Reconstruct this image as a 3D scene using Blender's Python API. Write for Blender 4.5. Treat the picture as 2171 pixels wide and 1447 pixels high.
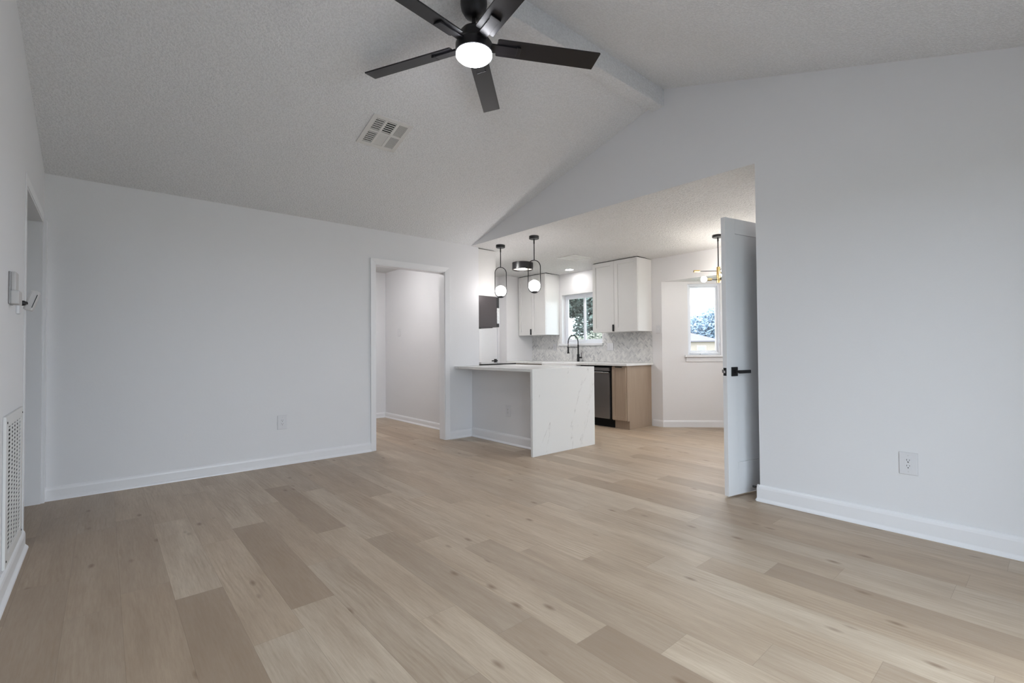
import bpy, bmesh, math, random
from mathutils import Vector, Matrix
random.seed(7)
PI = math.pi
SC = bpy.context.scene
COL = SC.collection
for o in list(bpy.data.objects): bpy.data.objects.remove(o, do_unlink=True)

# ------------------------------------------------------------ camera
YAW, PITCH, ROLL, FPX, HC = 49.205, 1.017, -0.424, 1001.75, 1.095
def camera():
    y, p, r = map(math.radians, (YAW, PITCH, ROLL))
    f = Vector((math.cos(p)*math.cos(y), math.cos(p)*math.sin(y), math.sin(p)))
    rt = Vector((math.sin(y), -math.cos(y), 0)); up = rt.cross(f)
    r2 = math.cos(r)*rt + math.sin(r)*up
    u2 = -math.sin(r)*rt + math.cos(r)*up
    cd = bpy.data.cameras.new('camera'); cd.sensor_width = 36; cd.lens = FPX/2171*36
    cd.clip_start = 0.02; cd.clip_end = 400
    co = bpy.data.objects.new('camera', cd); COL.objects.link(co)
    co.matrix_world = Matrix(((r2.x, u2.x, -f.x, 0), (r2.y, u2.y, -f.y, 0), (r2.z, u2.z, -f.z, HC), (0, 0, 0, 1)))
    SC.camera = co
camera()

# ------------------------------------------------------------ world, daylight, exposure
SC.view_settings.view_transform = 'Standard'
SC.view_settings.look = 'None'
SC.view_settings.gamma = 1.0
SC.view_settings.use_curve_mapping = False
SC.view_settings.exposure = 0.66
W = bpy.data.worlds.new('overcast_sky'); SC.world = W; W.use_nodes = True
bg = W.node_tree.nodes['Background']
bg.inputs[0].default_value = (0.84, 0.925, 1.04, 1); bg.inputs[1].default_value = 5.0

def lamp(name, kind, loc, energy, color=(1, 1, 1), size=.1, sizey=None, rot=(0, 0, 0), portal=False, spread=None):
    l = bpy.data.lights.new(name, kind); l.energy = energy; l.color = color
    if kind == 'AREA':
        l.size = size
        if sizey: l.shape = 'RECTANGLE'; l.size_y = sizey
        if spread: l.spread = spread
        if portal: l.cycles.is_portal = True
    elif kind in ('POINT', 'SPOT'): l.shadow_soft_size = size
    o = bpy.data.objects.new(name, l); COL.objects.link(o); o.location = loc; o.rotation_euler = rot
    return o
# portals: they only guide the sky light through the glazed openings
lamp('patio_portal', 'AREA', (1.375, -.62, 1.06), 1, size=2.35, sizey=2.0, rot=(PI/2, 0, 0), portal=True)
lamp('sink_portal', 'AREA', (6.12, 5.12, 1.6), 1, size=.86, sizey=.86, rot=(0, PI/2, 0), portal=True)

# ------------------------------------------------------------ node helpers
def srgb(r, g, b):
    f = lambda c: c/12.92 if c <= .04045 else ((c+.055)/1.055)**2.4
    return (f(r/255), f(g/255), f(b/255), 1)
def mat(name, color, rough=.5, metal=0, emit=None, estr=0, spec=None, coat=0):
    m = bpy.data.materials.new(name); m.use_nodes = True
    b = m.node_tree.nodes['Principled BSDF']
    b.inputs['Base Color'].default_value = color
    b.inputs['Roughness'].default_value = rough
    b.inputs['Metallic'].default_value = metal
    if spec is not None: b.inputs['Specular IOR Level'].default_value = spec
    if coat: b.inputs['Coat Weight'].default_value = coat
    if emit: b.inputs['Emission Color'].default_value = emit; b.inputs['Emission Strength'].default_value = estr
    return m
class NT:
    def __init__(s, m): s.t = m.node_tree; s.b = s.t.nodes['Principled BSDF']
    def n(s, typ, **kw):
        x = s.t.nodes.new(typ)
        for k, v in kw.items():
            if k.startswith('i_'):
                kk = k[2:]; kk = int(kk) if kk.isdigit() else kk.replace('_', ' ')
                x.inputs[kk].default_value = v
            else: setattr(x, k, v)
        return x
    def l(s, a, b): s.t.links.new(a, b)
    def math(s, op, a, b=None, clamp=False):
        x = s.t.nodes.new('ShaderNodeMath'); x.operation = op; x.use_clamp = clamp
        for i, v in enumerate((a, b)):
            if v is None: continue
            if isinstance(v, (int, float)): x.inputs[i].default_value = v
            else: s.l(v, x.inputs[i])
        return x.outputs[0]
    def ramp(s, f, stops):
        r = s.t.nodes.new('ShaderNodeValToRGB'); s.l(f, r.inputs[0])
        e = r.color_ramp.elements
        while len(e) < len(stops): e.new(.5)
        for i, (p, c) in enumerate(stops): e[i].position = p; e[i].color = c
        return r.outputs[0]
    def mix(s, f, a, b, mode='MIX'):
        x = s.t.nodes.new('ShaderNodeMix'); x.data_type = 'RGBA'; x.blend_type = mode
        for i, v in ((0, f), (6, a), (7, b)):
            if isinstance(v, (int, float)): x.inputs[i].default_value = v
            elif isinstance(v, tuple): x.inputs[i].default_value = v
            else: s.l(v, x.inputs[i])
        return x.outputs[2]
    def bump(s, h, strength, dist):
        b = s.t.nodes.new('ShaderNodeBump'); b.inputs['Strength'].default_value = strength
        b.inputs['Distance'].default_value = dist; s.l(h, b.inputs['Height']); s.l(b.outputs[0], s.b.inputs['Normal'])
    def obj(s, scale=(1, 1, 1)):
        c = s.t.nodes.new('ShaderNodeTexCoord'); m = s.t.nodes.new('ShaderNodeMapping')
        m.inputs['Scale'].default_value = scale; s.l(c.outputs['Object'], m.inputs[0]); return m.outputs[0]
    def noise(s, vec, scale, detail=2, rough=.5):
        x = s.t.nodes.new('ShaderNodeTexNoise'); x.inputs['Scale'].default_value = scale
        x.inputs['Detail'].default_value = detail; x.inputs['Roughness'].default_value = rough
        s.l(vec, x.inputs['Vector']); return x.outputs['Fac']

# ------------------------------------------------------------ materials
M = {}
def wall_mat(name, c, rough=.55):
    m = mat(name, c, rough); n = NT(m)
    v = n.obj(); h = n.noise(v, 55, 3, .6)
    n.bump(h, .25, .002); return m
M['wall'] = wall_mat('painted_wall', srgb(229, 229, 231))
M['kwall'] = wall_mat('kitchen_wall_paint', srgb(232, 231, 232))
def ceil_mat(name, c, strength, dist, scale=75):
    m = mat(name, c, .7); n = NT(m); v = n.obj()
    a = n.noise(v, scale, 4, .65)
    vo = n.n('ShaderNodeTexVoronoi', i_Scale=scale*1.2); n.l(v, vo.inputs['Vector'])
    h = n.math('ADD', n.ramp(a, [(.38, (0, 0, 0, 1)), (.62, (1, 1, 1, 1))]), n.math('MULTIPLY', vo.outputs['Distance'], -.5))
    n.l(n.mix(n.ramp(a, [(.4, (0, 0, 0, 1)), (.6, (1, 1, 1, 1))]), tuple(q*.9 for q in c[:3])+(1,), c), n.b.inputs['Base Color'])  # hollows of the texture darkened in the colour as self-shadow
    n.bump(h, strength, dist); return m
M['ceil'] = ceil_mat('textured_ceiling', srgb(250, 251, 253), .75, .0055)
M['kceil'] = ceil_mat('kitchen_textured_ceiling', srgb(250, 249, 248), .9, .009, 55)
M['trim'] = mat('gloss_white_trim', srgb(236, 236, 238), .3)
M['door'] = mat('white_door_paint', srgb(232, 233, 235), .35)
M['white_plastic'] = mat('white_plastic', srgb(223, 223, 226), .35)
M['grey_plastic'] = mat('off_white_plastic', srgb(198, 195, 194), .45)
M['black'] = mat('matte_black_metal', srgb(22, 22, 25), .35)
M['fan_black'] = mat('satin_black_fan', srgb(20, 19, 24), .38)
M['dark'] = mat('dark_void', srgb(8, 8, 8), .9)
M['slot'] = mat('socket_slot', srgb(28, 28, 30), .6)
M['brass'] = mat('brushed_brass', srgb(196, 166, 110), .3, 1)
M['chrome'] = mat('chrome', srgb(200, 200, 205), .2, 1)
M['cab'] = mat('white_cabinet_paint', srgb(226, 225, 223), .4)
M['vent'] = mat('white_vent_metal', srgb(222, 221, 219), .4)
M['vinyl'] = mat('white_window_vinyl', srgb(235, 238, 244), .35)
M['sink'] = mat('white_fireclay', srgb(238, 238, 238), .15)
M['glow_fan'] = mat('fan_light_diffuser', (1, 1, 1, 1), .4, emit=(.93, .94, 1, 1), estr=45)
M['glow_globe'] = mat('lit_opal_glass', (1, 1, 1, 1), .3, emit=(1, .95, .95, 1), estr=13)
M['glow_bulb'] = mat('lit_bulb_glass', (1, 1, 1, 1), .3, emit=(1, .94, .86, 1), estr=68)
M['glow_drum'] = mat('drum_diffuser', (1, 1, 1, 1), .4, emit=(1, .88, .76, 1), estr=.95)
M['glow_recess'] = mat('recessed_lens', (1, 1, 1, 1), .4, emit=(1, .97, .95, 1), estr=48)
M['glow_added_can'] = mat('added_can_lens', (1, 1, 1, 1), .4, emit=(1, .98, .97, 1), estr=170)  # lens of the added unseen can near the nook
M['glow_added_can_strong'] = mat('added_bright_can_lens', (1, 1, 1, 1), .4, emit=(1, .98, .97, 1), estr=320)  # stronger lens of the added unseen can by the microwave
M['glow_hall'] = mat('hall_lamp_glass', (1, 1, 1, 1), .4, emit=(1, .97, .96, 1), estr=44)
def glass():
    m = bpy.data.materials.new('window_glass'); m.use_nodes = True; t = m.node_tree
    t.nodes.clear(); o = t.nodes.new('ShaderNodeOutputMaterial'); mx = t.nodes.new('ShaderNodeMixShader')
    tr = t.nodes.new('ShaderNodeBsdfTransparent'); gl = t.nodes.new('ShaderNodeBsdfGlossy')
    tr.inputs[0].default_value = (.95, .97, .97, 1); gl.inputs['Roughness'].default_value = .02
    mx.inputs[0].default_value = .06
    t.links.new(tr.outputs[0], mx.inputs[1]); t.links.new(gl.outputs[0], mx.inputs[2]); t.links.new(mx.outputs[0], o.inputs[0])
    return m
M['glass'] = glass()
def floor_mat():
    m = mat('oak_plank_floor', (.5, .4, .3, 1), .42); n = NT(m)
    at = n.n('ShaderNodeAttribute', attribute_name='plank'); sep = n.n('ShaderNodeSeparateColor'); n.l(at.outputs['Color'], sep.inputs[0])
    tone, seed, warm = sep.outputs
    tc = n.n('ShaderNodeTexCoord')
    off = n.n('ShaderNodeCombineXYZ'); n.l(n.math('MULTIPLY', seed, 37.0), off.inputs[0]); n.l(n.math('MULTIPLY', seed, 91.0), off.inputs[1])
    add = n.n('ShaderNodeVectorMath', operation='ADD'); n.l(tc.outputs['Object'], add.inputs[0]); n.l(off.outputs[0], add.inputs[1])
    def mp(sx, sy):
        q = n.n('ShaderNodeMapping'); q.inputs['Scale'].default_value = (sx, sy, 1); n.l(add.outputs[0], q.inputs[0]); return q.outputs[0]
    fine = n.noise(mp(70, 4.5), 1.6, 6, .7)
    broad = n.noise(mp(11, 1.3), 1.0, 5, .55)
    blotch = n.noise(mp(3.2, 1.6), 1.0, 2, .5)
    wv = n.n('ShaderNodeTexWave', wave_type='RINGS', rings_direction='SPHERICAL', i_Scale=4.0, i_Distortion=11.0, i_Detail=4.0, i_Detail_Scale=1.1)
    n.l(mp(3.2, .42), wv.inputs['Vector'])
    kn = n.n('ShaderNodeTexVoronoi', i_Scale=1.0); n.l(mp(7.5, 3.0), kn.inputs['Vector'])
    base = n.mix(tone, srgb(152, 133, 114), srgb(208, 194, 174))
    base = n.mix(n.math('MULTIPLY', warm, .55), base, srgb(190, 167, 141))
    c = n.mix(n.math('MULTIPLY', n.ramp(broad, [(.35, (0, 0, 0, 1)), (.72, (1, 1, 1, 1))]), .62), base, srgb(150, 129, 108))
    c = n.mix(n.math('MULTIPLY', n.ramp(wv.outputs['Fac'], [(.35, (0, 0, 0, 1)), (.95, (1, 1, 1, 1))]), n.math('MULTIPLY', n.ramp(blotch, [(.5, (0, 0, 0, 1)), (.66, (1, 1, 1, 1))]), .34)), c, srgb(150, 128, 104))
    c = n.mix(n.math('MULTIPLY', n.ramp(fine, [(.40, (0, 0, 0, 1)), (.78, (1, 1, 1, 1))]), .46), c, srgb(146, 122, 98))
    c = n.mix(n.ramp(kn.outputs['Distance'], [(.03, (.7, .7, .7, 1)), (.13, (0, 0, 0, 1))]), c, srgb(112, 86, 64))
    # seams
    uv = n.n('ShaderNodeUVMap', uv_map='plank_uv'); su = n.n('ShaderNodeSeparateXYZ'); n.l(uv.outputs[0], su.inputs[0])
    ex = n.math('MINIMUM', su.outputs[0], n.math('SUBTRACT', .182, su.outputs[0]))
    ey = n.math('MINIMUM', su.outputs[1], n.math('SUBTRACT', 1.22, su.outputs[1]))
    e = n.math('MINIMUM', ex, ey)
    seam = n.ramp(n.math('MULTIPLY', e, 400.0), [(.0, (1, 1, 1, 1)), (.5, (0, 0, 0, 1))])
    c = n.mix(n.math('MULTIPLY', seam, .45), c, srgb(112, 94, 76))
    n.l(c, n.b.inputs['Base Color'])
    n.l(n.math('ADD', .36, n.math('MULTIPLY', fine, .16)), n.b.inputs['Roughness'])
    n.bump(n.math('SUBTRACT', n.math('MULTIPLY', fine, .3), seam), .25, .0012)
    return m
M['floor'] = floor_mat()
def quartz():
    m = mat('veined_white_quartz', srgb(226, 226, 224), .22); n = NT(m); v = n.obj((1, 1, 1))
    a = n.noise(v, 1.15, 6, .62)
    rot = n.n('ShaderNodeMapping'); rot.inputs['Rotation'].default_value = (0, math.radians(-24), 0); sc = n.n('ShaderNodeMapping'); sc.inputs['Scale'].default_value = (3.4, 3.4, .75)
    tc = n.n('ShaderNodeTexCoord'); n.l(tc.outputs['Object'], rot.inputs[0]); n.l(rot.outputs[0], sc.inputs[0])
    b = n.noise(sc.outputs[0], 1.0, 6, .55)
    vein = n.ramp(n.math('ABSOLUTE', n.math('SUBTRACT', b, .52)), [(0, (1, 1, 1, 1)), (.010, (0, 0, 0, 1))])
    cl = n.noise(v, 7, 4, .7)
    k = n.math('MULTIPLY', vein, n.ramp(cl, [(.42, (0, 0, 0, 1)), (.6, (1, 1, 1, 1))]))
    c = n.mix(n.math('MULTIPLY', k, .42), srgb(226, 226, 224), srgb(140, 136, 132))
    n.l(c, n.b.inputs['Base Color']); return m
M['quartz'] = quartz()
def attr_mat(name, rough, lo, hi):
    m = mat(name, lo, rough); n = NT(m)
    at = n.n('ShaderNodeAttribute', attribute_name='tone'); sep = n.n('ShaderNodeSeparateColor'); n.l(at.outputs['Color'], sep.inputs[0])
    v = n.obj(); x = n.noise(v, 45, 3, .6)
    f = n.math('ADD', sep.outputs[0], n.math('MULTIPLY', n.math('SUBTRACT', x, .5), .5), True)
    n.l(n.mix(f, lo, hi), n.b.inputs['Base Color']); return m
M['tile'] = attr_mat('marble_herringbone_tile', .3, srgb(188, 188, 190), srgb(232, 231, 229))
M['grout'] = mat('pale_grout', srgb(206, 206, 205), .8)
def wood():
    m = mat('taupe_cabinet_wood', srgb(160, 140, 122), .5); n = NT(m)
    f = n.noise(n.obj((40, 40, 1.5)), 1.5, 4, .6)
    n.l(n.mix(f, srgb(150, 131, 113), srgb(176, 157, 138)), n.b.inputs['Base Color']); return m
M['wood'] = wood()
M['steel'] = mat('dark_stainless', srgb(150, 148, 148), .32, .85)
M['steel_light'] = mat('stainless', srgb(190, 190, 192), .25, 1)
M['black_glass'] = mat('black_glass', srgb(12, 12, 14), .08)
M['micro'] = mat('dark_enamel_casing', srgb(78, 74, 76), .4, .6)
M['leaf'] = attr_mat('tree_leaves', .7, srgb(44, 56, 50), srgb(116, 130, 122))
M['leaf_pale'] = attr_mat('pale_hedge_leaves', .7, srgb(66, 74, 56), srgb(150, 150, 132))
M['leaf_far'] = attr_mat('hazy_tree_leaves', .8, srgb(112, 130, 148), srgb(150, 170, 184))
M['bark'] = mat('tree_bark', srgb(96, 84, 74), .9)
M['grass'] = mat('lawn_grass', srgb(118, 124, 104), .95)
M['concrete'] = mat('added_slab_concrete', srgb(134, 134, 133), .9)
M['roof'] = mat('grey_shingles', srgb(98, 93, 98), .9)
M['siding'] = mat('cream_siding', srgb(150, 138, 126), .8)

# ------------------------------------------------------------ mesh helpers
class MB:
    def __init__(s): s.bm = bmesh.new()
    def _add(s, verts, faces):
        vs = [s.bm.verts.new(v) for v in verts]
        for f in faces:
            try: s.bm.faces.new([vs[i] for i in f])
            except ValueError: pass
        return vs
    def box(s, a, b):
        x0, x1 = sorted((a[0], b[0])); y0, y1 = sorted((a[1], b[1])); z0, z1 = sorted((a[2], b[2]))
        s._add([(x0,y0,z0),(x1,y0,z0),(x1,y1,z0),(x0,y1,z0),(x0,y0,z1),(x1,y0,z1),(x1,y1,z1),(x0,y1,z1)],
               [(0,3,2,1),(4,5,6,7),(0,1,5,4),(1,2,6,5),(2,3,7,6),(3,0,4,7)]); return s
    def obox(s, c, ax, half):
        # oriented box: centre, three axes, half sizes
        c = Vector(c); ax = [Vector(a).normalized() for a in ax]; v = []
        for k in (-1, 1):
            for i, j in ((-1,-1),(1,-1),(1,1),(-1,1)):
                v.append(c + ax[0]*i*half[0] + ax[1]*j*half[1] + ax[2]*k*half[2])
        s._add(v, [(0,3,2,1),(4,5,6,7),(0,1,5,4),(1,2,6,5),(2,3,7,6),(3,0,4,7)]); return s
    def prism(s, pts, a, b):
        # pts: list of 3D points (a polygon), extruded from offset a to offset b (vectors)
        n = len(pts); a = Vector(a); b = Vector(b)
        v = [Vector(p)+a for p in pts] + [Vector(p)+b for p in pts]
        s._add(v, [tuple(range(n-1, -1, -1)), tuple(range(n, 2*n))] + [(i, (i+1) % n, n+(i+1) % n, n+i) for i in range(n)]); return s
    def lathe(s, prof, c=(0,0,0), seg=32, axis=None):
        c = Vector(c); ax = Vector(axis or (0,0,1)).normalized()
        u = ax.orthogonal().normalized(); w = ax.cross(u); rings = []
        for r, h in prof:
            if r < 1e-6: rings.append([s.bm.verts.new(c+ax*h)])
            else: rings.append([s.bm.verts.new(c+ax*h+u*(r*math.cos(2*PI*i/seg))+w*(r*math.sin(2*PI*i/seg))) for i in range(seg)])
        for A, B in zip(rings, rings[1:]):
            for i in range(seg):
                j = (i+1) % seg
                if len(A) == 1 and len(B) == 1: continue
                if len(A) == 1: f = (A[0], B[j], B[i])
                elif len(B) == 1: f = (A[i], A[j], B[0])
                else: f = (A[i], A[j], B[j], B[i])
                s.bm.faces.new(f)
        return s
    def cyl(s, a, b, r, seg=20, r2=None):
        a = Vector(a); b = Vector(b); L = (b-a).length
        return s.lathe([(0,0),(r,0),(r if r2 is None else r2,L),(0,L)], a, seg, b-a)
    def tube(s, pts, r, seg=12, closed=False):
        pts = [Vector(p) for p in pts]; n = len(pts); rings = []; prev = None
        for i, p in enumerate(pts):
            if closed: d = pts[(i+1) % n]-pts[i-1]
            else: d = pts[min(i+1, n-1)]-pts[max(i-1, 0)]
            d.normalize()
            u = d.orthogonal().normalized() if prev is None else (prev-d*prev.dot(d)).normalized()
            prev = u; w = d.cross(u)
            rr = r[i] if isinstance(r, (list, tuple)) else r
            rings.append([s.bm.verts.new(p+u*rr*math.cos(2*PI*k/seg)+w*rr*math.sin(2*PI*k/seg)) for k in range(seg)])
        pr = list(zip(rings, rings[1:])) + ([(rings[-1], rings[0])] if closed else [])
        for A, B in pr:
            for k in range(seg): s.bm.faces.new((A[k], A[(k+1) % seg], B[(k+1) % seg], B[k]))
        if not closed: s.bm.faces.new(rings[0][::-1]); s.bm.faces.new(rings[-1])
        return s
    def sphere(s, c, r, seg=32, sz=1.0):
        n = seg//2
        return s.lathe([(r*math.sin(PI*i/n) if 0 < i < n else 0, -r*sz*math.cos(PI*i/n)) for i in range(n+1)], c, seg)
    def build(s, name, m, parent=None, bevel=0, smooth=False, world=False):
        bmesh.ops.recalc_face_normals(s.bm, faces=s.bm.faces)
        if parent is not None and world: s.bm.transform(MATS[parent.name].inverted())
        me = bpy.data.meshes.new(name); s.bm.to_mesh(me); s.bm.free()
        me.materials.append(m)
        o = bpy.data.objects.new(name, me); COL.objects.link(o)
        if parent is not None: o.parent = parent
        if smooth:
            for p in me.polygons: p.use_smooth = True
            try: me.set_sharp_from_angle(angle=math.radians(38))
            except Exception: pass
        if bevel:
            b = o.modifiers.new('bevel', 'BEVEL'); b.width = bevel; b.segments = 2; b.limit_method = 'ANGLE'; b.angle_limit = math.radians(40)
        return o
MATS = {}
def thing(name, label, cat, loc=(0,0,0), rz=0, group=None, kind=None):
    o = bpy.data.objects.new(name, None); COL.objects.link(o); o.empty_display_size = .05
    o.location = loc; o.rotation_euler = (0, 0, rz); tag(o, label, cat, group, kind)
    MATS[o.name] = Matrix.Translation(Vector(loc)) @ Matrix.Rotation(rz, 4, 'Z')
    return o
def tag(o, label=None, cat=None, group=None, kind=None):
    if label: o['label'] = label
    if cat: o['category'] = cat
    if group: o['group'] = group
    if kind: o['kind'] = kind
    return o
def struct(name, mb, m, label=None, cat=None, **k):
    return tag(mb.build(name, m, **k), label, cat, kind='structure')

# ------------------------------------------------------------ layout numbers (metres)
A = 4.934; B = 3.575; C = -.345; WE = 1.425; TH = .115; BACK = -.54; D = 5.93; EY = 6.296; FY = 6.5; HY = 7.3; HX = 3.53
SL = .2785; SR = .318; BM0, BM1 = 2.152, 2.268
kz = lambda x: 2.437-.0255*(x-B)
cz = lambda y: 2.44+SL*(A-y)

# ------------------------------------------------------------ floor: one sheet of planks
def make_floor():
    PW, PL, X0 = .182, 1.22, .244
    joints = {-1: 2.80, 0: 2.575, 2: 2.15, 4: 2.937, 5: 2.655, 6: 1.194, 7: .956, 8: .713, 9: .422, 10: 1.38, 11: 1.209, 12: .958, 13: .718, 16: 1.19, 1: 3.2, 3: 3.75, 14: 1.55, 15: .3}
    dark = {(0, 1): .18, (2, 0): .10, (4, 0): .12, (6, -1): .05, (12, -1): .12, (7, 0): .35, (16, 0): .2, (-1, 0): .3, (13, 0): .45, (9, -1): .35, (4, -1): .8, (3, 0): .8, (1, 0): .7}
    dark[(0, 1)] = .75; dark[(0, -1)] = .08; dark[(-1, -1)] = .25; dark[(-1, -2)] = .3; dark[(2, -1)] = .85; dark[(6, 0)] = .8; dark[(7, -1)] = .9; dark[(12, 0)] = .7  # own plank tones; front-left ones also darkened for the dim light
    bm = bmesh.new(); uvl = bm.loops.layers.uv.new('plank_uv'); cl = bm.loops.layers.float_color.new('plank')
    rnd = random.Random(3)
    for c in range(-11, 36):
        xa = X0+c*PW; j = joints.get(c, rnd.uniform(0, PL))
        for k in range(-4, 6):
            ya = j+k*PL; y0 = max(ya, -1.2); y1 = min(ya+PL, 7.6)
            if y1-y0 < .001: continue
            vs = [bm.verts.new((x, y, 0)) for x, y in ((xa, y0), (xa+PW, y0), (xa+PW, y1), (xa, y1))]
            f = bm.faces.new(vs); t = dark.get((c, k), min(1, max(0, rnd.gauss(.62, .2) if c > -2 else rnd.gauss(.3, .1))))  # leftmost columns toned darker, standing in for dimmer light there
            s = rnd.random(); w = rnd.random()
            for lp, (u, v) in zip(f.loops, ((0, y0-ya), (PW, y0-ya), (PW, y1-ya), (0, y1-ya))):
                lp[uvl].uv = (u, v); lp[cl] = (t, s, w, 1)
    me = bpy.data.meshes.new('floor'); bm.to_mesh(me); bm.free(); me.materials.append(M['floor'])
    o = bpy.data.objects.new('floor', me); COL.objects.link(o); tag(o, 'light oak plank floor running through the living room and kitchen', 'floor', kind='structure')
    struct('floor_slab', MB().box((-1.76, -1.2, -.2), (6.79, 7.6, -.004)), M['grout'])
make_floor()

# ------------------------------------------------------------ walls
OX0, OX1, OZ = 2.262, 3.175, 2.062      # cased doorway in the far wall (clear opening)
def wall_far():
    m = MB()
    m.box((C-.3, A, 0), (OX0, A+TH, 2.6)); m.box((OX1, A, 0), (B+TH, A+TH, 2.437)); m.box((OX0, A, OZ), (OX1, A+TH, 2.6))
    m.box((OX1, A, 2.437), (B, A+TH, 2.6))
    struct('wall_far', m, M['wall'], 'pale wall with the cased hallway doorway', 'wall')
wall_far()
def wall_right():
    m = MB()
    # gable wall: solid part, and the header over the kitchen opening
    m.box((B, BACK-.1, 0), (B+TH, WE, 2.438))
    m.prism([(B, BACK-.1, 2.438), (B, A+.05, 2.438), (B, A+.05, 2.7), (B, 2.2, 3.6), (B, BACK-.1, 2.7)], (0,0,0), (TH,0,0))
    struct('wall_right', m, M['wall'], 'tall gable wall with the wide opening to the kitchen', 'wall')
wall_right()
LY0, LY1, LZ = 3.89, 4.872, 2.07
def wall_left():
    m = MB(); x1 = C-TH
    m.box((x1, BACK-.1, 0), (C, LY0, 3.9)); m.box((x1, LY1, 0), (C, A, 3.9)); m.box((x1, LY0, LZ), (C, LY1, 3.9))
    struct('wall_left', m, M['wall'], 'narrow view of left wall carrying the tall grille', 'wall')
wall_left()
PX0, PX1, PZ = .25, 2.5, 2.06
def wall_back():
    m = MB(); y0 = BACK-.12
    m.box((C-TH, y0, 0), (PX0, BACK, 3)); m.box((PX1, y0, 0), (B+TH, BACK, 3)); m.box((PX0, y0, PZ), (PX1, BACK, 3))
    struct('wall_back', m, M['wall'])
    f = struct('window_4', MB().box((PX0, BACK-.1, 0), (PX0+.06, BACK-.04, PZ)).box((PX1-.06, BACK-.1, 0), (PX1, BACK-.04, PZ))
           .box((PX0, BACK-.1, PZ-.06), (PX1, BACK-.04, PZ)).box((PX0, BACK-.1, 0), (PX1, BACK-.04, .08))
           .box((1.345, BACK-.1, 0), (1.405, BACK-.04, PZ)), M['vinyl'], 'white framed glazed patio door behind the viewpoint', 'patio door')
    MB().box((PX0+.05, BACK-.075, .07), (PX1-.05, BACK-.069, PZ-.05)).build('pane', M['glass'], f)
wall_back()

# ceilings
def ceilings():
    m = MB(); y1 = A+.05; t = .05
    m.prism([(C-.1, y1, cz(y1)), (C-.1, BM1-.03, cz(BM1-.03)), (C-.1, BM1-.03, cz(BM1-.03)+t), (C-.1, y1, cz(y1)+t)], (0,0,0), (B+.05-C+.1, 0, 0))
    struct('ceiling_left', m, M['ceil'], 'grey textured ceiling slope holding the square vent', 'ceiling')
    rz = lambda y: 2.637+SR*(y-.092); y0 = BACK-.05; m = MB()
    m.prism([(C-.1, y0, rz(y0)), (C-.1, BM0+.03, rz(BM0+.03)), (C-.1, BM0+.03, rz(BM0+.03)+t), (C-.1, y0, rz(y0)+t)], (0,0,0), (B+.05-C+.1, 0, 0))
    struct('ceiling_right', m, M['ceil'], 'textured ceiling slope above the right side', 'ceiling')
    struct('ceiling_beam', MB().box((C-.05, BM0, 3.141), (B+.03, BM1, 3.4)), M['ceil'], 'textured ridge beam where the two ceiling slopes meet', 'beam', bevel=.004)
    m = MB()
    m._add([(B+.0005, WE, kz(B)), (6.9, WE, kz(6.9)), (6.9, 7.5, kz(6.9)), (B+.0005, 7.5, kz(B)), (B+.0005, WE, kz(B)+.012), (6.9, WE, 2.6), (6.9, 7.5, 2.6), (B, 7.5, kz(B)+.012)],
           [(0,1,2,3),(4,5,6,7),(0,1,5,4),(1,2,6,5),(2,3,7,6),(3,0,4,7)])
    struct('ceiling_kitchen', m, M['kceil'], 'flat textured ceiling over the kitchen and dining nook', 'ceiling')
    struct('ceiling_hall', MB().box((1.0, A+TH, 2.385), (HX+.02, HY+.1, 2.5)), M['kceil'])
ceilings()

# hall behind the doorway
def hall():
    struct('wall_hall_right', MB().box((HX, A+TH, 0), (B+TH, HY+.1, 2.44)), M['wall'], 'hallway wall with a light switch seen through doorway', 'wall')
    struct('wall_hall_end', MB().box((.9, HY, 0), (HX, HY+.1, 2.44)), M['wall'])
    struct('wall_hall_left', MB().box((.9, A+TH, 0), (1.0, HY, 2.44)), M['wall'])
    m = MB().box((-1.75, 3.0, 0), (-1.65, A+.6, 2.5)).box((-1.75, A+.5, 0), (C-.3, A+.6, 2.5)).box((-1.75, 3.0, 0), (C-TH, 3.1, 2.5)).box((C-.3, A, 0), (C-TH-.06, A+.6, 2.5))
    struct('wall_side_room', m, M['wall'])
    struct('ceiling_side_room', MB().box((-1.75, 3.0, 2.44), (C-TH+.01, A+.6, 2.5)), M['ceil'])
hall()

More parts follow.
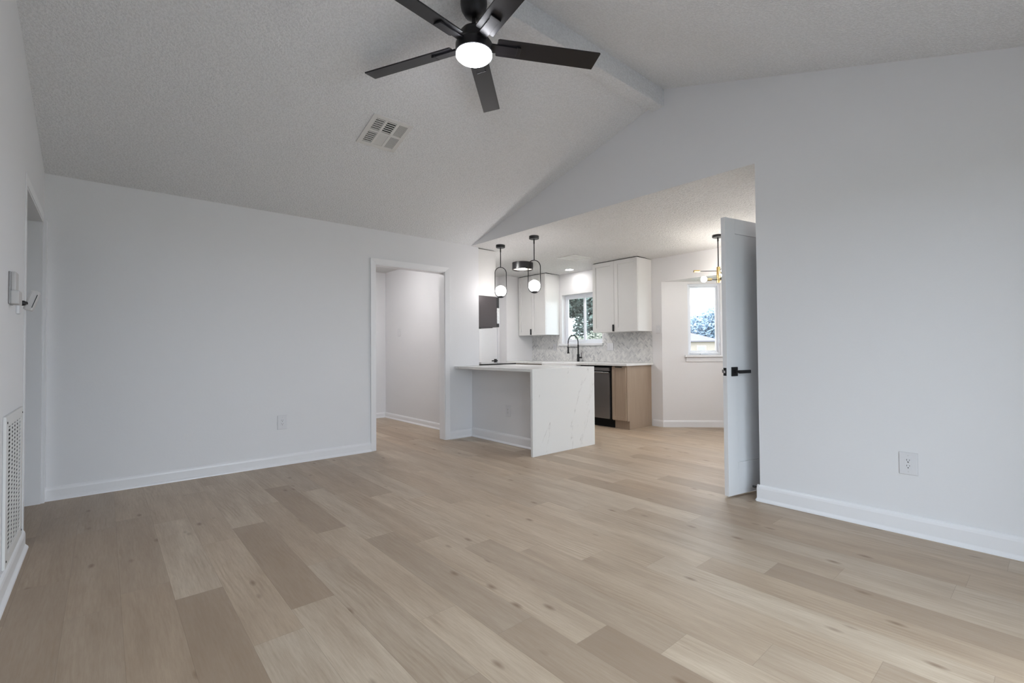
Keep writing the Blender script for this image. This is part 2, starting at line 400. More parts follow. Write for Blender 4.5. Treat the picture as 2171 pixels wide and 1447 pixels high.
# kitchen shell
BH = 2.035; BY0 = 3.645; BXo = 6.58
KW = (4.70, 5.555, 1.19, 2.02)     # kitchen window opening y0,y1,z0,z1
def kitchen_walls():
    m = MB(); t = .14
    m.box((D, KW[1], 0), (D+t, FY+.1, 2.45)); m.box((D, BY0, 0), (D+t, KW[0], 2.45))
    m.box((D, KW[0], 0), (D+t, KW[1], KW[2])); m.box((D, KW[0], KW[3]), (D+t, KW[1], 2.45))
    m.box((D, WE-.1, BH), (D+t, BY0, 2.45)); m.box((D, WE-.1, 0), (D+t, BY0-2.14, BH))
    struct('wall_kitchen', m, M['kwall'], 'kitchen wall holding the sink window and cabinets', 'wall')
    m = MB().box((5.31, EY, 0), (D, FY+.1, 2.45))
    struct('wall_kitchen_corner', m, M['kwall'], 'short wall return beside the white upper cabinet', 'wall')
    struct('wall_kitchen_end', MB().box((B+TH, FY, 0), (4.90, FY+.1, 2.45)).box((5.27, FY, 0), (5.33, FY+.1, 2.45)).box((4.90, FY, 2.03), (5.27, FY+.1, 2.45)).box((4.9, FY+.35, 0), (5.3, FY+.4, 2.45)), M['kwall'])
    struct('wall_nook_side', MB().box((B+TH, WE-TH, 0), (4.25, WE, 2.45)).box((5.0, WE-TH, 0), (6.9, WE, 2.45)).box((4.25, WE-TH, 2.08), (5.0, WE, 2.45)), M['kwall'])
    struct('wall_entry', MB().box((4.0, .2, 0), (5.3, .3, 2.45)).box((4.0, .2, 0), (4.1, WE-TH, 2.45)).box((5.2, .2, 0), (5.3, WE-TH, 2.45)), M['kwall'])
    # bay soffit
    struct('ceiling_bay', MB().box((D+.14, WE-.1, BH-.001), (6.95, BY0+.1, BH+.06)), M['kceil'])
kitchen_walls()

# ------------------------------------------------------------ windows
def sink_window():
    y0, y1, z0, z1 = KW; x = D+.085
    w = thing('window_1', 'sliding window above the kitchen sink with tree view', 'window', (x, (y0+y1)/2, z0), kind='structure')
    f = .04; m = MB()
    m.box((x, y0, z0), (x+.05, y1, z0+f)).box((x, y0, z1-f), (x+.05, y1, z1)).box((x, y0, z0+f), (x+.05, y0+f, z1-f)).box((x, y1-f, z0+f), (x+.05, y1, z1-f))
    m.build('window_frame', M['vinyl'], w, .003, world=True)
    ym = (y0+y1)/2; s = .032
    for nm, a, b, xo in (('sash', ym-.025, y1-f, -.012), ('sash', y0+f, ym+.04, .014)):
        m = MB(); xx = x+xo+.008; zz0 = z0+f; zz1 = z1-f
        m.box((xx, a, zz0), (xx+.022, b, zz0+s)).box((xx, a, zz1-s), (xx+.022, b, zz1)).box((xx, a, zz0+s), (xx+.022, a+s, zz1-s)).box((xx, b-s, zz0+s), (xx+.022, b, zz1-s))
        so = m.build('sash', M['vinyl'], w, .002, world=True)
        MB().box((xx+.009-x, a+s-.002-ym, zz0+s-z0-.002), (xx+.013-x, b-s+.002-ym, zz1-s-z0+.002)).build('pane', M['glass'], so)
    m = MB().box((D-.035, y0-.03, z0-.035), (D+.09, y1+.04, z0+.002))
    m.build('window_sill', M['trim'], w, .004, world=True)
sink_window()
AW0 = Vector((D, BY0, 0)); ad = Vector((.7071, -.7071, 0)); an = Vector((.7071, .7071, 0))
AL = (BXo-D)/.7071
def bay_walls():
    # angled wall with casement opening; s along wall
    s0, s1, z0, z1 = .355, .80, 1.005, 2.0
    def seg(m, a, b, za, zb, t=.12, o=0):
        c = AW0+ad*((a+b)/2)+an*(t/2+o); c.z = (za+zb)/2; m.obox(c, (ad, an, (0,0,1)), ((b-a)/2, t/2, (zb-za)/2))
    m = MB(); seg(m, 0, s0, 0, BH); seg(m, s1, AL+.05, 0, BH); seg(m, s0, s1, 0, z0); seg(m, s0, s1, z1, BH)
    struct('wall_bay_angled', m, M['kwall'], 'angled bay wall beside the open white door', 'wall')
    # outer wall with a wide added window, then the mirrored angled wall
    y1 = BY0-(BXo-D); y0 = y1-.84
    m = MB().box((BXo, y1-.05, 0), (BXo+.12, y1+.05, BH)).box((BXo, y0-.05, 0), (BXo+.12, y0+.05, BH)).box((BXo, y0, 0), (BXo+.12, y1, 1.005)).box((BXo, y0, 2.0), (BXo+.12, y1, BH))
    struct('wall_bay_outer', m, M['kwall'])
    m = MB(); P = Vector((BXo, y0, 0)); d2 = Vector((-.7071, -.7071, 0)); n2 = Vector((.7071, -.7071, 0))
    c = P+d2*(AL/2)+n2*.06; c.z = BH/2; m.obox(c, (d2, n2, (0,0,1)), (AL/2+.05, .06, BH/2))
    struct('wall_bay_far_side', m, M['kwall'])
    # casement window in the angled wall, local x along wall, y outward
    w = thing('window_2', 'casement window in angled bay wall showing sky and house', 'window', tuple(AW0+ad*((s0+s1)/2)+Vector((0,0,z0))), math.atan2(ad.y, ad.x), kind='structure')
    h = (s1-s0)/2; H = z1-z0; f = .028
    # local y axis = rotated +90 from x: outward is +y? ad rotated by 90 deg = (.7071,.7071)
    m = MB().box((-h, .02, 0), (-h+f, .1, H)).box((h-f, .02, 0), (h, .1, H)).box((-h+f, .02, H-f), (h-f, .1, H)).box((-h+f, .02, 0), (h-f, .1, f+.01))
    m.build('window_frame', M['vinyl'], w, .003)
    s = .022; a = h-f-.002
    m = MB().box((-a, .045, f+.012), (-a+s, .08, H-f)).box((a-s, .045, f+.012), (a, .08, H-f)).box((-a+s, .045, H-f-s), (a-s, .08, H-f)).box((-a+s, .045, f+.012), (a-s, .08, f+.012+s))
    so = m.build('sash', M['vinyl'], w, .002)
    MB().box((-a+s-.002, .06, f+s+.01), (a-s+.002, .064, H-f-s+.002)).build('pane', M['glass'], so)
    MB().box((-h-.05, -.045, -.028), (h+.07, .03, 0)).build('window_sill', M['trim'], w, .004)
    MB().prism([(-h-.03, 0, -.028), (-h-.03, -.018, -.03), (-h-.03, -.014, -.092), (-h-.03, 0, -.092)], (0,0,0), (2*h+.08, 0, 0)).build('apron', M['trim'], w)
    m = MB().box((-.055, .0, .004), (.055, .024, .02)).tube([(-.045, .004, .024), (0, -.012, .028), (.04, -.014, .03)], .006, 8)
    m.build('crank_handle', M['vinyl'], w, .003)
    m = MB().box((h-f+.004, .01, .14), (h-f+.018, .022, .25)).tube([(h-f+.011, .004, .22), (h-f+.011, -.012, .2), (h-f+.011, -.014, .155)], .005, 8)
    m.build('latch', M['vinyl'], w, .002)
    # outer bay window, added behind the door to let in more daylight
    w3 = thing('window_3', 'added bay window for daylight hidden behind the open white door', 'window', (BXo+.05, (y0+y1)/2, 1.005), kind='structure')
    m = MB()
    for q in (y0+.05, y1-.09, ): m.box((BXo+.03, q, 1.005), (BXo+.09, q+.04, 2.0))
    m.box((BXo+.03, y0+.05, 1.005), (BXo+.09, y1-.05, 1.045)).box((BXo+.03, y0+.05, 1.96), (BXo+.09, y1-.05, 2.0))
    m.build('window_frame', M['vinyl'], w3, .003, world=True)
    MB().box((BXo+.055, y0+.08, 1.04), (BXo+.06, y1-.08, 1.965)).build('pane', M['glass'], w3, world=True)
    return s0, s1, z0, z1, y0, y1
s0, s1, z0, z1, by0, by1 = bay_walls()
c = AW0+ad*((s0+s1)/2)+an*.14
lamp('bay_portal', 'AREA', (c.x, c.y, (z0+z1)/2), 1, size=s1-s0, sizey=z1-z0, rot=(PI/2, 0, math.atan2(ad.y, ad.x)+PI), portal=True)
lamp('bay_outer_portal', 'AREA', (BXo+.14, (by0+by1)/2, 1.5), 1, size=1.0, sizey=.8, rot=(0, PI/2, 0), portal=True)

# ------------------------------------------------------------ baseboards and trim
def base_run(m, p, q, n, h=.1, t=.015, shoe=True):
    # profile swept from p to q, n = direction into the room
    p = Vector((*p, 0)); q = Vector((*q, 0)); n = Vector((*n, 0)).normalized()
    prof = [(0, 0), (t+.013, 0), (t+.011, .009), (t+.002, .02), (t, .024), (t, h-.024), (t-.003, h-.012), (t-.009, h-.003), (.003, h), (0, h)] if shoe else [(0, 0), (t, 0), (t, h-.02), (t-.006, h-.004), (0, h)]
    pts = [p+n*a+Vector((0,0,b)) for a, b in prof]
    m.prism(pts, (0,0,0), q-p); return m
struct('baseboard_far', base_run(MB(), (C, A), (OX0-.055, A), (0,-1)), M['trim'], 'white baseboard along the wall left of the doorway', 'baseboard')
struct('baseboard_far_short', base_run(MB(), (OX1+.055, A), (B-.0, A), (0,-1)), M['trim'])
struct('baseboard_left', base_run(MB(), (C, BACK), (C, LY0-.06), (1,0), .105), M['trim'], 'white baseboard below the tall return grille', 'baseboard')
m = base_run(MB(), (B, BACK), (B, WE+.016), (-1,0), .115, .018)
base_run(m, (B-.017, WE), (B+TH, WE), (0,1), .115, .016)
struct('baseboard_right', m, M['trim'], 'white baseboard along the right wall ending at the opening', 'baseboard')
struct('baseboard_back', base_run(base_run(MB(), (C, BACK), (PX0, BACK), (0,1)), (PX1, BACK), (B, BACK), (0,1)), M['trim'])
struct('baseboard_counter', base_run(MB(), (B, 3.56), (B, A-.02), (-1,0), .115, .018), M['trim'], 'white baseboard on knee wall under the counter', 'baseboard')
struct('baseboard_hall', base_run(base_run(MB(), (HX, A+TH), (HX, HY), (-1,0), .085), (1.0, HY), (HX, HY), (0,-1), .085), M['trim'], 'white baseboard along hallway wall beyond the doorway', 'baseboard')
m = base_run(MB(), (D, BY0-.01), (D, 3.80), (-1,0), .095, .012, False)
e = AW0+ad*AL
base_run(m, (AW0.x, AW0.y), (e.x, e.y), (-.7071, -.7071), .095, .012, False)
struct('baseboard_bay', m, M['trim'], 'white baseboard around the bay corner', 'baseboard')

def doorway_trim():
    m = MB(); w = .055; t = .018
    y0 = A-t
    # legs and head, bevelled profile, mitred
    def leg(xo, xi):
        P = [(xo, A, 0), (xo, y0, 0), (xi, y0+.009, 0), (xi, A, 0)]
        top = [(xo, A, OZ+w), (xo, y0, OZ+w), (xi, y0+.009, OZ), (xi, A, OZ)]
        m._add(P+top, [(0,1,2,3),(7,6,5,4),(0,4,5,1),(1,5,6,2),(2,6,7,3),(3,7,4,0)])
    leg(OX0-w, OX0+.006); leg(OX1+w, OX1-.006)
    m._add([(OX0-w, A, OZ+w), (OX0-w, y0, OZ+w), (OX0+.006, y0+.009, OZ), (OX0+.006, A, OZ), (OX1+w, A, OZ+w), (OX1+w, y0, OZ+w), (OX1-.006, y0+.009, OZ), (OX1-.006, A, OZ)],
           [(0,1,2,3),(7,6,5,4),(0,4,5,1),(1,5,6,2),(2,6,7,3),(3,7,4,0)])
    # jamb lining
    m.box((OX0, A, 0), (OX0+.012, A+TH+.005, OZ)); m.box((OX1-.012, A, 0), (OX1, A+TH+.005, OZ)); m.box((OX0, A, OZ-.012), (OX1, A+TH+.005, OZ))
    struct('trim_1', m, M['trim'], 'white casing and jamb around the hallway doorway', 'door casing')
    m = MB(); t = .02
    m.box((C, LY0-.06, 0), (C+.003, LY0, LZ+.06)).box((C, LY1, 0), (C+t, A-.002, LZ+.004)).box((C, LY0, LZ), (C+.003, LY1, LZ+.06))
    m.box((C-TH, LY0, 0), (C-.0, LY0+.012, LZ)).box((C-TH, LY1-.012, 0), (C-.0, LY1, LZ)).box((C-TH, LY0, LZ-.012), (C, LY1, LZ))
    struct('trim_2', m, M['trim'], 'white casing around opening in the far left wall', 'door casing', bevel=.003)
doorway_trim()

# ------------------------------------------------------------ doors
def shaker(m, x0, x1, z0, z1, y0, y1, st, rec):
    # slab between y0 (front) and y1 with recessed centre panel on the front (y0) side; local frame
    sx = lambda a: a
    m.box((x0, y0, z0), (x0+st, y1, z1)).box((x1-st, y0, z0), (x1, y1, z1)).box((x0+st, y0, z0), (x1-st, y1, z0+st)).box((x0+st, y0, z1-st), (x1-st, y1, z1))
    r = rec if y1 > y0 else -rec
    m.box((x0+st, y0+r, z0+st), (x1-st, y1-(r if abs(y1-y0) > 2.5*rec else 0), z1-st))
def open_door():
    P0 = (3.462, 1.597, .012); ang = math.atan2(-.2, .98); Wd = .76; Hd = 2.053; T = .036
    d = thing('door_1', 'open white panelled door with black lever beside right wall', 'door', P0, ang, kind='structure')
    m = MB(); st = .112; zb = .235; zt = Hd-.112
    # local x along leaf, y: front face at 0 (faces -y), back at T
    m.box((0, 0, 0), (st, T, Hd)).box((Wd-st, 0, 0), (Wd, T, Hd)).box((st, 0, 0), (Wd-st, T, zb)).box((st, 0, zt), (Wd-st, T, Hd))
    m.box((st, .009, zb), (Wd-st, T-.009, zt))
    m.build('door_leaf', M['door'], d, .0015)
    zc = .91
    h = MB().box((.045, -.008, zc-.034), (.113, 0, zc+.034)).cyl((.079, -.008, zc), (.079, -.045, zc), .011).box((.068, -.058, zc-.012), (.195, -.045, zc+.012))
    h.build('door_handle', M['black'], d, .002)
    h = MB().box((.045, T, zc-.034), (.113, T+.008, zc+.034)).cyl((.079, T+.008, zc), (.079, T+.045, zc), .011).box((.068, T+.045, zc-.012), (.195, T+.058, zc+.012))
    h.build('door_handle', M['black'], d, .002)
    l = MB().box((-.002, .006, zc-.029), (.001, T-.006, zc+.029)).build('latch_plate', M['black'], d)
    MB().prism([(-.002, .011, zc-.009), (-.009, .011, zc-.009), (-.002, .024, zc-.009)], (0,0,0), (0,0,.018)).build('latch_bolt', M['chrome'], l)
    for z in (.25, 1.03, 1.8): MB().cyl((Wd+.004, T+.003, z-.045), (Wd+.004, T+.003, z+.045), .006, 10).build('hinge', M['black'], d)
open_door()
def closet_door():
    d = thing('door_2', 'narrow white door with black lever behind the range', 'door', (4.93, FY-.01, .01), 0, kind='structure')
    MB().box((4.913, FY-.004, .01), (5.257, FY+.03, 2.015)).build('door_leaf', M['door'], d, .002, world=True)
    m = MB().box((4.855, FY-.018, 0), (4.905, FY, 2.07)).box((5.265, FY-.018, 0), (5.309, FY, 2.07)).box((4.855, FY-.018, 2.02), (5.309, FY, 2.07))
    m.build('door_casing', M['trim'], d, .003, world=True)
    h = MB().box((5.185, FY-.012, .877), (5.245, FY-.004, .937)).cyl((5.215, FY-.01, .907), (5.215, FY-.05, .907), .01).box((5.1, FY-.062, .897), (5.225, FY-.048, .917))
    h.build('door_handle', M['black'], d, .002, world=True)
closet_door()
def door_stop():
    o = thing('door_stop', 'black spring door stop on baseboard end beside open door', 'door stop', (3.66, WE+.017, .07))
    y = WE+.017
    MB().cyl((3.66, y, .07), (3.66, y+.006, .07), .012, 16).cyl((3.66, y+.005, .07), (3.655, y+.05, .07), .0045, 10).build('stem', M['black'], o, smooth=True, world=True)
    MB().cyl((3.655, y+.048, .07), (3.6535, y+.066, .07), .0085, 14, .0075).build('tip', M['black'], o, smooth=True, world=True)
door_stop()

# ------------------------------------------------------------ ceiling fan
def fan():
    cx, cy, zb = 1.630, 2.21, 2.883
    f = thing('ceiling_fan', 'black five-blade ceiling fan with lit round light under ridge beam', 'ceiling fan', (cx, cy, 3.141))
    L = lambda *p: (p[0], p[1], p[2]-3.141)
    MB().lathe([(0, 0), (.078, 0), (.078, -.025), (.072, -.055), (.052, -.088), (.024, -.1), (0, -.1)], (0, 0, 0), 40).build('canopy', M['fan_black'], f, smooth=True)
    MB().cyl((0, 0, -.09), (0, 0, -.17), .0125, 20).build('downrod', M['fan_black'], f, smooth=True)
    z = lambda h: h-3.141
    MB().lathe([(0, z(2.988)), (.022, z(2.988)), (.03, z(2.975)), (.07, z(2.965)), (.082, z(2.95)), (.084, z(2.915)), (.084, z(2.9)), (.1, z(2.893)), (.108, z(2.88)), (.109, z(2.83)), (.104, z(2.826)), (0, z(2.826))], (0, 0, 0), 48).build('motor_housing', M['fan_black'], f, smooth=True)
    MB().lathe([(0, z(2.795)), (.06, z(2.797)), (.093, z(2.803)), (.105, z(2.815)), (.105, z(2.828)), (0, z(2.828))], (0, 0, 0), 48).build('light_diffuser', M['glow_fan'], f, smooth=True)
    pit = math.radians(14)
    for k in range(5):
        a = math.radians(115.8+72*k); r = Vector((math.cos(a), math.sin(a), 0)); s = Vector((-math.sin(a), math.cos(a), 0))
        u = s*math.cos(pit)-Vector((0,0,1))*math.sin(pit)          # CCW edge lower
        n = r.cross(u).normalized(); m = MB(); zc = Vector((0, 0, z(zb)))
        def P(R, w, h): return zc+r*R+u*w+n*h
        out = [(.135, -.055), (.145, -.060), (.765, -.061), (.77, -.057), (.756, .061), (.752, .063), (.14, .056), (.135, .05)]
        m.prism([P(R, w, -.004) for R, w in out], (0,0,0), n*.008)
        b = m.build('blade', M['fan_black'], f, .002)
        br = MB()
        br.prism([P(.095, -.028, -.007), (P(.27, -.026, -.0075)), (P(.275, .026, -.0075)), P(.095, .028, -.007)], n*-.006, n*.006)
        br.prism([P(.255, -.031, -.014), P(.277, -.031, -.014), P(.277, .031, -.014), P(.255, .031, -.014)], n*-.002, n*.008)
        br.build('blade_bracket', M['fan_black'], b, .0015)
fan()

# ------------------------------------------------------------ vents
def vent(name, label, P, ux, uy, nn, sx, sy, kinds, core=.035):
    """P centre on the ceiling, ux/uy plane axes, nn pointing into the room"""
    P = Vector(P); ux = Vector(ux).normalized(); uy = Vector(uy).normalized(); nn = Vector(nn).normalized()
    v = thing(name, label, 'air vent', tuple(P)); O = Vector((0,0,0))
    pt = lambda a, b, c: ux*a+uy*b+nn*c
    ncx = len(kinds[0]); ncy = len(kinds); bar = .02
    cw = (2*(sx-core)-bar*(ncx-1))/ncx; ch = (2*(sy-core)-bar*(ncy-1))/ncy
    fm = MB(); ax = (ux, uy, nn)
    fm.obox(pt(-sx+core/2, 0, .004), ax, (core/2, sy, .004)).obox(pt(sx-core/2, 0, .004), ax, (core/2, sy, .004))
    fm.obox(pt(0, -sy+core/2, .004), ax, (sx-core, core/2, .004)).obox(pt(0, sy-core/2, .004), ax, (sx-core, core/2, .004))
    for i in range(1, ncx): fm.obox(pt(-sx+core+i*cw+(i-.5)*bar, 0, .0045), ax, (bar/2, sy-core, .0035))
    for j in range(1, ncy): fm.obox(pt(0, -sy+core+j*ch+(j-.5)*bar, .0042), ax, (sx-core, bar/2, .0035))
    fm.build('vent_frame', M['vent'], v, .001)
    MB().obox(pt(0, 0, .0008), ax, (sx-core, sy-core, .0006)).build('vent_backing', M['dark'], v)
    for j in range(ncy):
        for i in range(ncx):
            k = kinds[j][i]; x0 = -sx+core+i*(cw+bar); y0 = -sy+core+j*(ch+bar); lm = MB()
            nx = 7; ny = 7
            if k[0] in 'yg':      # slats running along y, stacked in x
                for q in range(nx):
                    xx = x0+cw*(q+.5)/nx; fr = {'y': .33, 'g': .17}[k[0]]
                    lm.obox(pt(xx, y0+ch/2, .004), (ux+nn*.5, uy, nn-ux*.5), (cw/nx*fr, ch/2, .0007))
            if k[0] in 'xgX':
                nn_ = 6 if k[0] in 'gX' else 11
                for q in range(nn_):
                    yy = y0+ch*(q+.5)/nn_; fr = {'x': .36, 'g': .12, 'X': .17}[k[0]]
                    lm.obox(pt(x0+cw/2, yy, .0046), (ux, uy+nn*.3, nn-uy*.3), (cw/2, ch/nn_*fr, .0007))
            lm.build('louvre', M['vent'], v)
    return v
# on the left slope: normal into the room
sn = Vector((0, -SL, -1)).normalized(); su = Vector((0, -1, SL)).normalized()
vc = Vector((1.693, 3.508, cz(3.508)))-sn*0
vent('ceiling_vent', 'square six-panel white vent on the sloped ceiling', vc, (1,0,0), -su, sn, .166, .181, [['g', 'X', 'y'], ['g', 'x', 'y']])
kn = Vector((-.0255, 0, -1)).normalized()
vent('ceiling_vent', 'white vent on flat kitchen ceiling right of the pendants', (5.056, 4.494, kz(5.056)), Vector((1,0,-.0255)), (0,1,0), kn, .165, .165, [['y', 'x'], ['x', 'y']], .03)

def return_grille():
    y0, y1, z0, z1 = 3.12, 3.70, .118, .808; x = C
    g = thing('return_air_grille', 'tall white return air grille low on the left wall', 'air grille', (x, (y0+y1)/2, z0))
    b = .075; t = .012
    m = MB().box((x, y0, z0), (x+t, y0+b, z1)).box((x, y1-b, z0), (x+t, y1, z1)).box((x, y0+b, z0), (x+t, y1-b, z0+b*.7)).box((x, y0+b, z1-b*.7), (x+t, y1-b, z1))
    m.build('grille_frame', M['vent'], g, .003, world=True)
    MB().box((x, y0+b, z0+b*.7), (x+.001, y1-b, z1-b*.7)).build('grille_backing', M['dark'], g, world=True)
    m = MB(); n = 30; za = z0+b*.7; zh = (z1-b*.7-za)/n
    for i in range(n): m.box((x+.009, y0+b, za+zh*(i+.5)-.0042), (x+.0105, y1-b, za+zh*(i+.5)+.0042))
    for i in range(1, 5):
        yy = y0+b+(y1-y0-2*b)*i/5; m.box((x+.0092, yy-.022, za), (x+.0108, yy+.022, z1-b*.7))
    m.build('louvre', M['vent'], g, world=True)
    for yy in (y0+.03, y1-.03):
        for zz in (z0+.03, z1-.03): MB().cyl((x+t, yy, zz), (x+t+.002, yy, zz), .005, 10).build('screw', M['slot'], g, world=True)
return_grille()

# ------------------------------------------------------------ wall devices on the left wall
def sensors():
    x = C
    o = thing('alarm_keypad', 'slim off-white alarm keypad on left wall', 'keypad', (x, 3.27, 1.33))
    MB().box((x, 3.235, 1.33), (x+.008, 3.34, 1.485)).build('back_plate', M['steel'], o, .002, world=True)
    MB().box((x+.006, 3.25, 1.395), (x+.024, 3.345, 1.487)).build('upper_body', M['grey_plastic'], o, .004, world=True)
    MB().box((x+.006, 3.24, 1.332), (x+.036, 3.35, 1.397)).build('flip_cover', M['grey_plastic'], o, .004, world=True)
    o = thing('motion_sensor', 'tilted off-white motion sensor on a swivel mount left wall', 'motion sensor', (x, 3.56, 1.38))
    MB().box((x, 3.5, 1.30), (x+.012, 3.56, 1.40)).build('mount_plate', M['white_plastic'], o, .003, world=True)
    MB().cyl((x+.01, 3.53, 1.355), (x+.036, 3.545, 1.36), .008, 12).sphere((x+.022, 3.535, 1.358), .014, 16).build('swivel', M['black'], o, smooth=True, world=True)
    t = math.radians(17)      # leans away from the wall at the top
    u = Vector((math.sin(t), 0, math.cos(t))); n = Vector((math.cos(t), 0, -math.sin(t)))
    c = Vector((x+.052, 3.58, 1.375))
    MB().obox(c, (u, (0,1,0), n), (.054, .028, .019)).build('sensor_body', M['grey_plastic'], o, .008, world=True)
    MB().obox(c+n*.012+Vector((0,-.0285,0)), (u, (0,1,0), n), (.036, .0008, .0016)).build('lens_slit', M['slot'], o, world=True)
sensors()

# ------------------------------------------------------------ outlets and switches
def plate(name, label, cat, P, n, kind, size=(.036, .058), group=None):
    """P on the wall surface, n wall normal into room (unit, horizontal)"""
    P = Vector(P); n = Vector(n); rz = math.atan2(n.y, n.x)+PI/2   # local -y = n
    o = thing(name, label, cat, tuple(P), rz, group)
    w, h = size
    MB().box((-w, -.007, -h), (w, 0, h)).build('cover_plate', M['white_plastic'], o, .003)
    MB().box((-w-.0012, -.0015, -h-.0012), (w+.0012, 0, h+.0012)).build('plate_edge_shade', M['grey_plastic'], o)  # thin grey rim stands in for the shade line round the plate
    if kind == 'outlet':
        ins = MB().box((-.0168, -.0075, -.0335), (.0168, -.005, .0335)).build('socket_insert', M['white_plastic'], o, .0008)
        for zc in (.0165, -.0165):
            m = MB(); m.box((-.0075, -.0085, zc+.001), (-.0055, -.007, zc+.009)).box((.0055, -.0085, zc+.0015), (.0075, -.007, zc+.0085)).cyl((0, -.0085, zc-.007), (0, -.007, zc-.007), .0028, 10)
            m.build('socket_slot', M['slot'], ins)
    elif kind == 'switch':
        MB().box((-.0168, -.0095, -.0335), (.0168, -.005, .0335)).build('rocker', M['white_plastic'], o, .0015)
    elif kind == 'double':
        for dx in (-.023, .023): MB().box((dx-.0168, -.0095, -.0335), (dx+.0168, -.005, .0335)).build('rocker', M['white_plastic'], o, .0015)
    elif kind == 'toggle':
        MB().box((-.006, -.014, -.006), (.006, -.005, .012)).build('toggle', M['white_plastic'], o, .001)
    for zz in (.047, -.047): MB().cyl((0, -.0078, zz), (0, -.0065, zz), .0025, 8).build('screw', M['grey_plastic'], o)
plate('wall_outlet', 'white duplex outlet low on the large right wall', 'outlet', (B, .592, .412), (-1,0,0), 'outlet', (.042, .064))
plate('wall_outlet', 'white duplex outlet low on wall left of doorway', 'outlet', (1.309, A, .411), (0,-1,0), 'outlet', (.042, .066))
plate('wall_outlet', 'white duplex outlet on knee wall under the counter', 'outlet', (B, 4.219, .382), (-1,0,0), 'outlet', (.042, .066))
plate('light_switch', 'white light switch on hallway wall through the doorway', 'light switch', (HX, 6.82, 1.383), (-1,0,0), 'switch', (.05, .06))
plate('light_switch', 'small white dimmer switch between bay and upper cabinet', 'light switch', (D, 3.704, 1.37), (-1,0,0), 'toggle', (.034, .056))
plate('wall_outlet', 'white outlet plate on backsplash left of the faucet', 'outlet', (D-.009, 5.72, 1.137), (-1,0,0), 'outlet', (.038, .058))
plate('light_switch', 'white double rocker switch on backsplash right of window', 'light switch', (D-.009, 4.534, 1.133), (-1,0,0), 'double', (.06, .058))

# ------------------------------------------------------------ peninsula
ZT = .897; PY = 3.52
def peninsula():
    struct('wall_knee', MB().box((B, PY+.03, 0), (B+TH, A, ZT-.031)), M['wall'], 'low knee wall under the peninsula counter', 'wall')
    p = thing('waterfall_counter', 'white veined quartz peninsula counter with waterfall end', 'countertop', (3.8, 4.2, 0))
    MB().box((3.308, PY+.03, ZT-.03), (4.29, A-.001, ZT)).build('counter_slab', M['quartz'], p, .002, world=True)
    MB().box((3.308, PY, 0), (4.29, PY+.03, ZT)).build('waterfall_panel', M['quartz'], p, .002, world=True)
    c = thing('base_cabinet', 'white cabinet hidden inside the peninsula facing the kitchen', 'cabinet', (4.0, 4.2, 0))
    MB().box((B+TH+.002, PY+.035, .1), (4.24, A-.01, ZT-.032)).box((B+TH+.002, PY+.035, 0), (4.17, A-.01, .1)).build('cabinet_body', M['wood'], c, world=True)
    for k in range(3):
        ya = PY+.04+k*.455; shaker_x(ya+.003, ya+.45, .11, ZT-.04, 4.24, 4.26, .055, M['wood'], c)
def shaker_x(y0, y1, z0, z1, xa, xb, st, mt, par, name='door', rec=.012):
    """shaker door in a plane x; front face at xb"""
    m = MB(); d = rec if xb > xa else -rec
    m.box((xa, y0, z0), (xb, y0+st, z1)).box((xa, y1-st, z0), (xb, y1, z1)).box((xa, y0+st, z0), (xb, y1-st, z0+st)).box((xa, y0+st, z1-st), (xb, y1-st, z1))
    m.box((xa, y0+st, z0+st), (xb-d, y1-st, z1-st))
    return m.build(name, mt, par, .0015, world=True)
peninsula()

# ------------------------------------------------------------ kitchen cabinets on the sink wall
def pull(par, y, z0, z1, x):
    """small black tab pull, child of a door (door parts are in thing space, no own transform)"""
    mb = MB().box((x-.022, y-.008, z0), (x, y+.008, z1))
    mb.bm.transform(MATS[par.parent.name].inverted()); return mb.build('handle', M['black'], par, .001)
def upper(y0, y1, label):
    c = thing('upper_cabinet', label, 'cabinet', (D, (y0+y1)/2, 1.345), group=None)
    xf = 5.6; zt = kz(xf)-.012
    MB().box((xf+.002, y0, 1.346), (D-.002, y1, zt)).build('cabinet_body', M['cab'], c, .001, world=True)
    ym = (y0+y1)/2
    a = shaker_x(y0+.001, ym-.002, 1.345, zt, xf, xf-.019, .06, M['cab'], c, 'door')
    b = shaker_x(ym+.002, y1-.001, 1.345, zt, xf, xf-.019, .06, M['cab'], c, 'door')
    pull(b, ym+.012, 1.352, 1.45, xf-.019)
    MB().box((xf+.01, y0+.003, zt), (D-.002, y1, zt+.012)).build('top_gap_shade', M['dark'], c, world=True)  # near-black strip stands in for the shade under the ceiling
upper(3.805, 4.597, 'white two-door upper cabinet right of the sink window')
upper(5.61, 6.28, 'white two-door upper cabinet left of the sink window')

